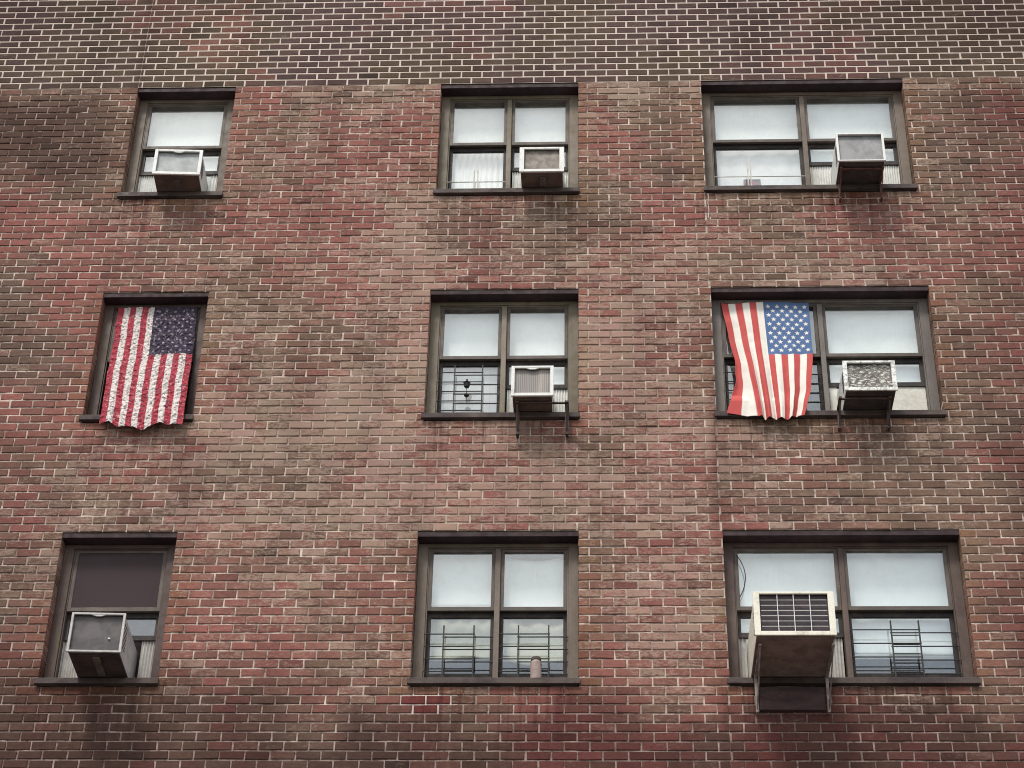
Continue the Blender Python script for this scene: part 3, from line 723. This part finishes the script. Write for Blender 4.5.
def shape2(u, v):
    xl = interp([(0, 1.166), (.3, 1.215), (.6, 1.275), (.8, 1.31), (1, 1.33)], v); xc = interp([(0, 1.552), (.45, 1.562), (1, 1.585)], v)
    xr = interp([(0, 1.970), (.45, 1.962), (.75, 1.915), (.92, 1.86), (1, 1.83)], v)
    u0 = 2 / 13; g = v ** 1.4; uc = 6 / 13
    z = lerp(12.775, 11.392 - .045 * math.sin(math.pi * u) + .008 * math.sin(17 * u), v) - .010 * math.sin(9.4 * u) * (1 - v)
    y = interp([(0, .112), (.25, .08), (.75, -.03), (.92, -.08), (1, -.09)], v)
    for (c0, sl, w_, a_) in ((.20, .02, .03, -.034), (.275, .02, .03, .030), (.36, -.01, .035, -.036), (.45, .0, .03, .026), (.56, .0, .04, -.026), (.66, .0, .035, .024), (.77, -.02, .035, -.026), (.87, -.02, .03, .022)):
        y += a_ * g * math.exp(-((u - c0 - sl * v) / w_) ** 2)
    y += .006 * math.sin(2 * math.pi * 2.3 * u + 1.2 * v + .5) + .004 * mnoise.noise(Vector((u * 9, v * 12, .3))) + .003 * (ridge(u * 7, v * 9, 2.2) - .5)
    uu = u - .010 * g * math.sin(2 * math.pi * u * 4)
    x = lerp(xl, xc, uu / uc) if uu < uc else lerp(xc, xr, (uu - uc) / (1 - uc))
    if u < u0:                                   # the loose corner swings out to the left behind the main fold
        fl = interp([(0, 0), (.50, 0), (.68, .03), (.85, .11), (1, .175)], v); k = 1 - u / u0
        x -= fl * k; y += g * (.075 * math.sin(math.pi * .5 * min(1, k * 2.5)) - .03 * math.sin(math.pi * 2 * k))
        z += .045 * g * k
    k_ = min(1, max(0, (11.80 - z) / .24)); y = min(y, .124 - .172 * k_ * k_ * (3 - 2 * k_))
    return (x, y, z)
red1, white1, blue1 = (.34, .045, .065), (.60, .55, .52), (.048, .038, .060)
red2, white2, blue2 = (.45, .085, .080), (.70, .66, .60), (.085, .140, .27)
flag('crinkled dark crimson and white striped flag over the narrow left window', shape1, lambda u, v: flag_col(u, v, red1, white1, blue1, .40, .85, (.30, .27, .31)), 190, 330, flag_mat('flag_cloth_crinkled', True))
flag('bright smooth flag with blue starred corner draped over the wide right window', shape2, lambda u, v: flag_col(u, v, red2, white2, blue2, .455, 1.25), 190, 330, flag_mat('flag_cloth_bright', False))

# ------------------------------------------------------------------ small things
t = tag(empty('jar', (-.505, .055, 8.875)), 'brownish pink lidded jar standing on the bottom middle window sill', 'jar')
MB().lathe((-.505, .055, 8.875), [(.001, 0), (.043, .001), (.047, .012), (.047, .165), (.038, .182), (.036, .19), (.001, .19)], 24).build('body', M['jar'], t, smooth=False)
MB().lathe((-.505, .055, 9.066), [(.001, 0), (.042, .0), (.042, .020), (.037, .026), (.001, .026)], 24).build('lid', M['box_dark'], t)
t = tag(empty('picture', (1.53, .240, 14.13)), 'small dark framed picture with a faded red face inside the top right window', 'picture')
MB().frame(1.455, 1.62, 14.14, 14.375, .018, .236, .250).build('frame', M['box_dark'], t, bevel=.002)
MB().box(1.474, 1.601, .240, .248, 14.159, 14.356).build('face', M['box_red'], t)
o = MB()
o.lathe((-1.165, .098, 11.86), [(.001, -.030), (.022, -.026), (.030, 0), (.022, .012), (.034, .020), (.012, .026), (.008, .060), (.001, .064)], 14)
o.lathe((-1.165, .098, 11.745), [(.001, -.018), (.020, -.010), (.026, .004), (.010, .014), (.001, .016)], 12)
o.tube([(-1.165, .098, 11.66), (-1.165, .098, 11.92)], .003, 5)
tag(o.build('hanging_ornament', M['guard'], smooth=False), 'small black ornament hanging on the guard of the central window', 'ornament')
pts = [(1.083, -.012, 13.99 - .034 * i) for i in range(10)]
pts = [(x + .003 * math.sin(i * 1.3), y, z) for i, (x, y, z) in enumerate(pts)] + [(1.092, -.014, 13.665), (1.10, -.016, 13.69)]
tag(MB().tube(pts, .0035, 6).build('string', M['rope'], smooth=True), 'short pale cord dangling below the corner of the top right sill', 'string')
pts = []
for i in range(15):
    a = i / 14; pts.append((1.185 + .060 * math.sin(math.pi * a) ** .8 + .01 * a, .122 - .02 * math.sin(math.pi * a), 10.09 - .40 * a))
tag(MB().tube(pts, .004, 6).build('cable', M['cable'], smooth=True), 'thin black cable looping down the left glass of the bottom right window', 'cable')

# ------------------------------------------------------------------ street below
tag(MB().box(-900, 900, -900, 900, -.60, -.20).build('ground', M['ground']), kind='structure')
tag(MB().box(-60, 60, -4.5, -.06, -.19, -.001).build('pavement', M['concrete']), kind='structure')
tag(MB().box(-60, 60, -20.5, -13.0, -.19, -.001).build('pavement', M['concrete']), kind='structure')
tag(MB().box(-60, 60, -12.84, -4.66, -.19, -.13).build('road', M['asphalt']), kind='structure')
tag(MB().box(-60, 60, -4.655, -4.505, -.19, -.003).box(-60, 60, -12.995, -12.845, -.19, -.003).build('kerb', M['concrete'], bevel=.01), kind='structure')
m = MB()
for i in range(-10, 10): m.box(i * 6, i * 6 + 3, -8.81, -8.69, -.129, -.126)
tag(m.build('road_marking', M['paint_line']), kind='structure')

# ------------------------------------------------------------------ camera
Vv = Vector((65, -2881, 1995.)).normalized(); Hh = Vector((1, -.0065, 0)); Hh.z = -(Vv.x * Hh.x + Vv.y * Hh.y) / Vv.z; Hh.normalize(); Yy = Vv.cross(Hh)
# rows: image right, image down, view direction, in world axes
right = Vector((Hh.x, Yy.x, Vv.x)); down = Vector((Hh.y, Yy.y, Vv.y)); fwd = Vector((Hh.z, Yy.z, Vv.z))
cam = bpy.data.cameras.new('camera'); co = bpy.data.objects.new('camera', cam); col.objects.link(co)
mw = Matrix((right, -down, -fwd)).transposed().to_4x4(); mw.translation = Vector((0, -14.71, 1.6)); co.matrix_world = mw
cam.sensor_width = 36; cam.lens = 1995 / 1024 * 36; cam.clip_end = 3000; cam.clip_start = .1
scene.camera = co

# ------------------------------------------------------------------ overcast sky and soft sun
SUN_EL, SUN_AZ = math.radians(58), math.radians(-22)       # azimuth from -y (towards the street), to the left
sd = Vector((math.sin(SUN_AZ) * math.cos(SUN_EL), -math.cos(SUN_AZ) * math.cos(SUN_EL), math.sin(SUN_EL)))
sl = bpy.data.lights.new('sun', 'SUN'); sl.energy = 1.5; sl.angle = math.radians(13); sl.color = (1, .955, .88)
so = bpy.data.objects.new('sun', sl); col.objects.link(so); so.rotation_euler = sd.to_track_quat('Z', 'Y').to_euler(); so.location = (0, -30, 40)
w = bpy.data.worlds.new('World'); scene.world = w; w.use_nodes = True; nt = w.node_tree; nt.nodes.clear()
out = nt.nodes.new('ShaderNodeOutputWorld'); b1 = nt.nodes.new('ShaderNodeBackground'); b2 = nt.nodes.new('ShaderNodeBackground'); mx = nt.nodes.new('ShaderNodeMixShader')
sky = nt.nodes.new('ShaderNodeTexSky'); sky.sky_type = 'NISHITA'; sky.sun_disc = False; sky.sun_elevation = SUN_EL; sky.sun_rotation = math.atan2(sd.x, sd.y)
sky.dust_density = 3
nt.links.new(sky.outputs[0], b1.inputs[0]); b1.inputs[1].default_value = .10
tc = nt.nodes.new('ShaderNodeTexCoord'); mp = nt.nodes.new('ShaderNodeMapping'); mp.inputs['Scale'].default_value = (1, 1, 4.0)
nz = nt.nodes.new('ShaderNodeTexNoise'); nz.inputs['Scale'].default_value = 2.2; nz.inputs['Detail'].default_value = 6
nt.links.new(tc.outputs['Generated'], mp.inputs[0]); nt.links.new(mp.outputs[0], nz.inputs['Vector'])
cr = nt.nodes.new('ShaderNodeValToRGB'); cr.color_ramp.elements[0].position = .40; cr.color_ramp.elements[0].color = (.30, .36, .44, 1)
cr.color_ramp.elements[1].position = .60; cr.color_ramp.elements[1].color = (1.0, .995, .955, 1)
nt.links.new(nz.outputs['Fac'], cr.inputs[0]); nt.links.new(cr.outputs[0], b2.inputs[0]); b2.inputs[1].default_value = .92
mx.inputs[0].default_value = .82
nt.links.new(b1.outputs[0], mx.inputs[1]); nt.links.new(b2.outputs[0], mx.inputs[2]); nt.links.new(mx.outputs[0], out.inputs[0])

scene.render.engine = 'CYCLES'; scene.cycles.pixel_filter_type = 'BLACKMAN_HARRIS'; scene.cycles.filter_width = 1.0; scene.render.filter_size = 1.0
scene.view_settings.view_transform = 'Standard'; scene.view_settings.look = 'None'; scene.view_settings.gamma = 1; scene.view_settings.use_curve_mapping = False
scene.view_settings.exposure = 1.07
scene.render.resolution_x = 1024; scene.render.resolution_y = 768
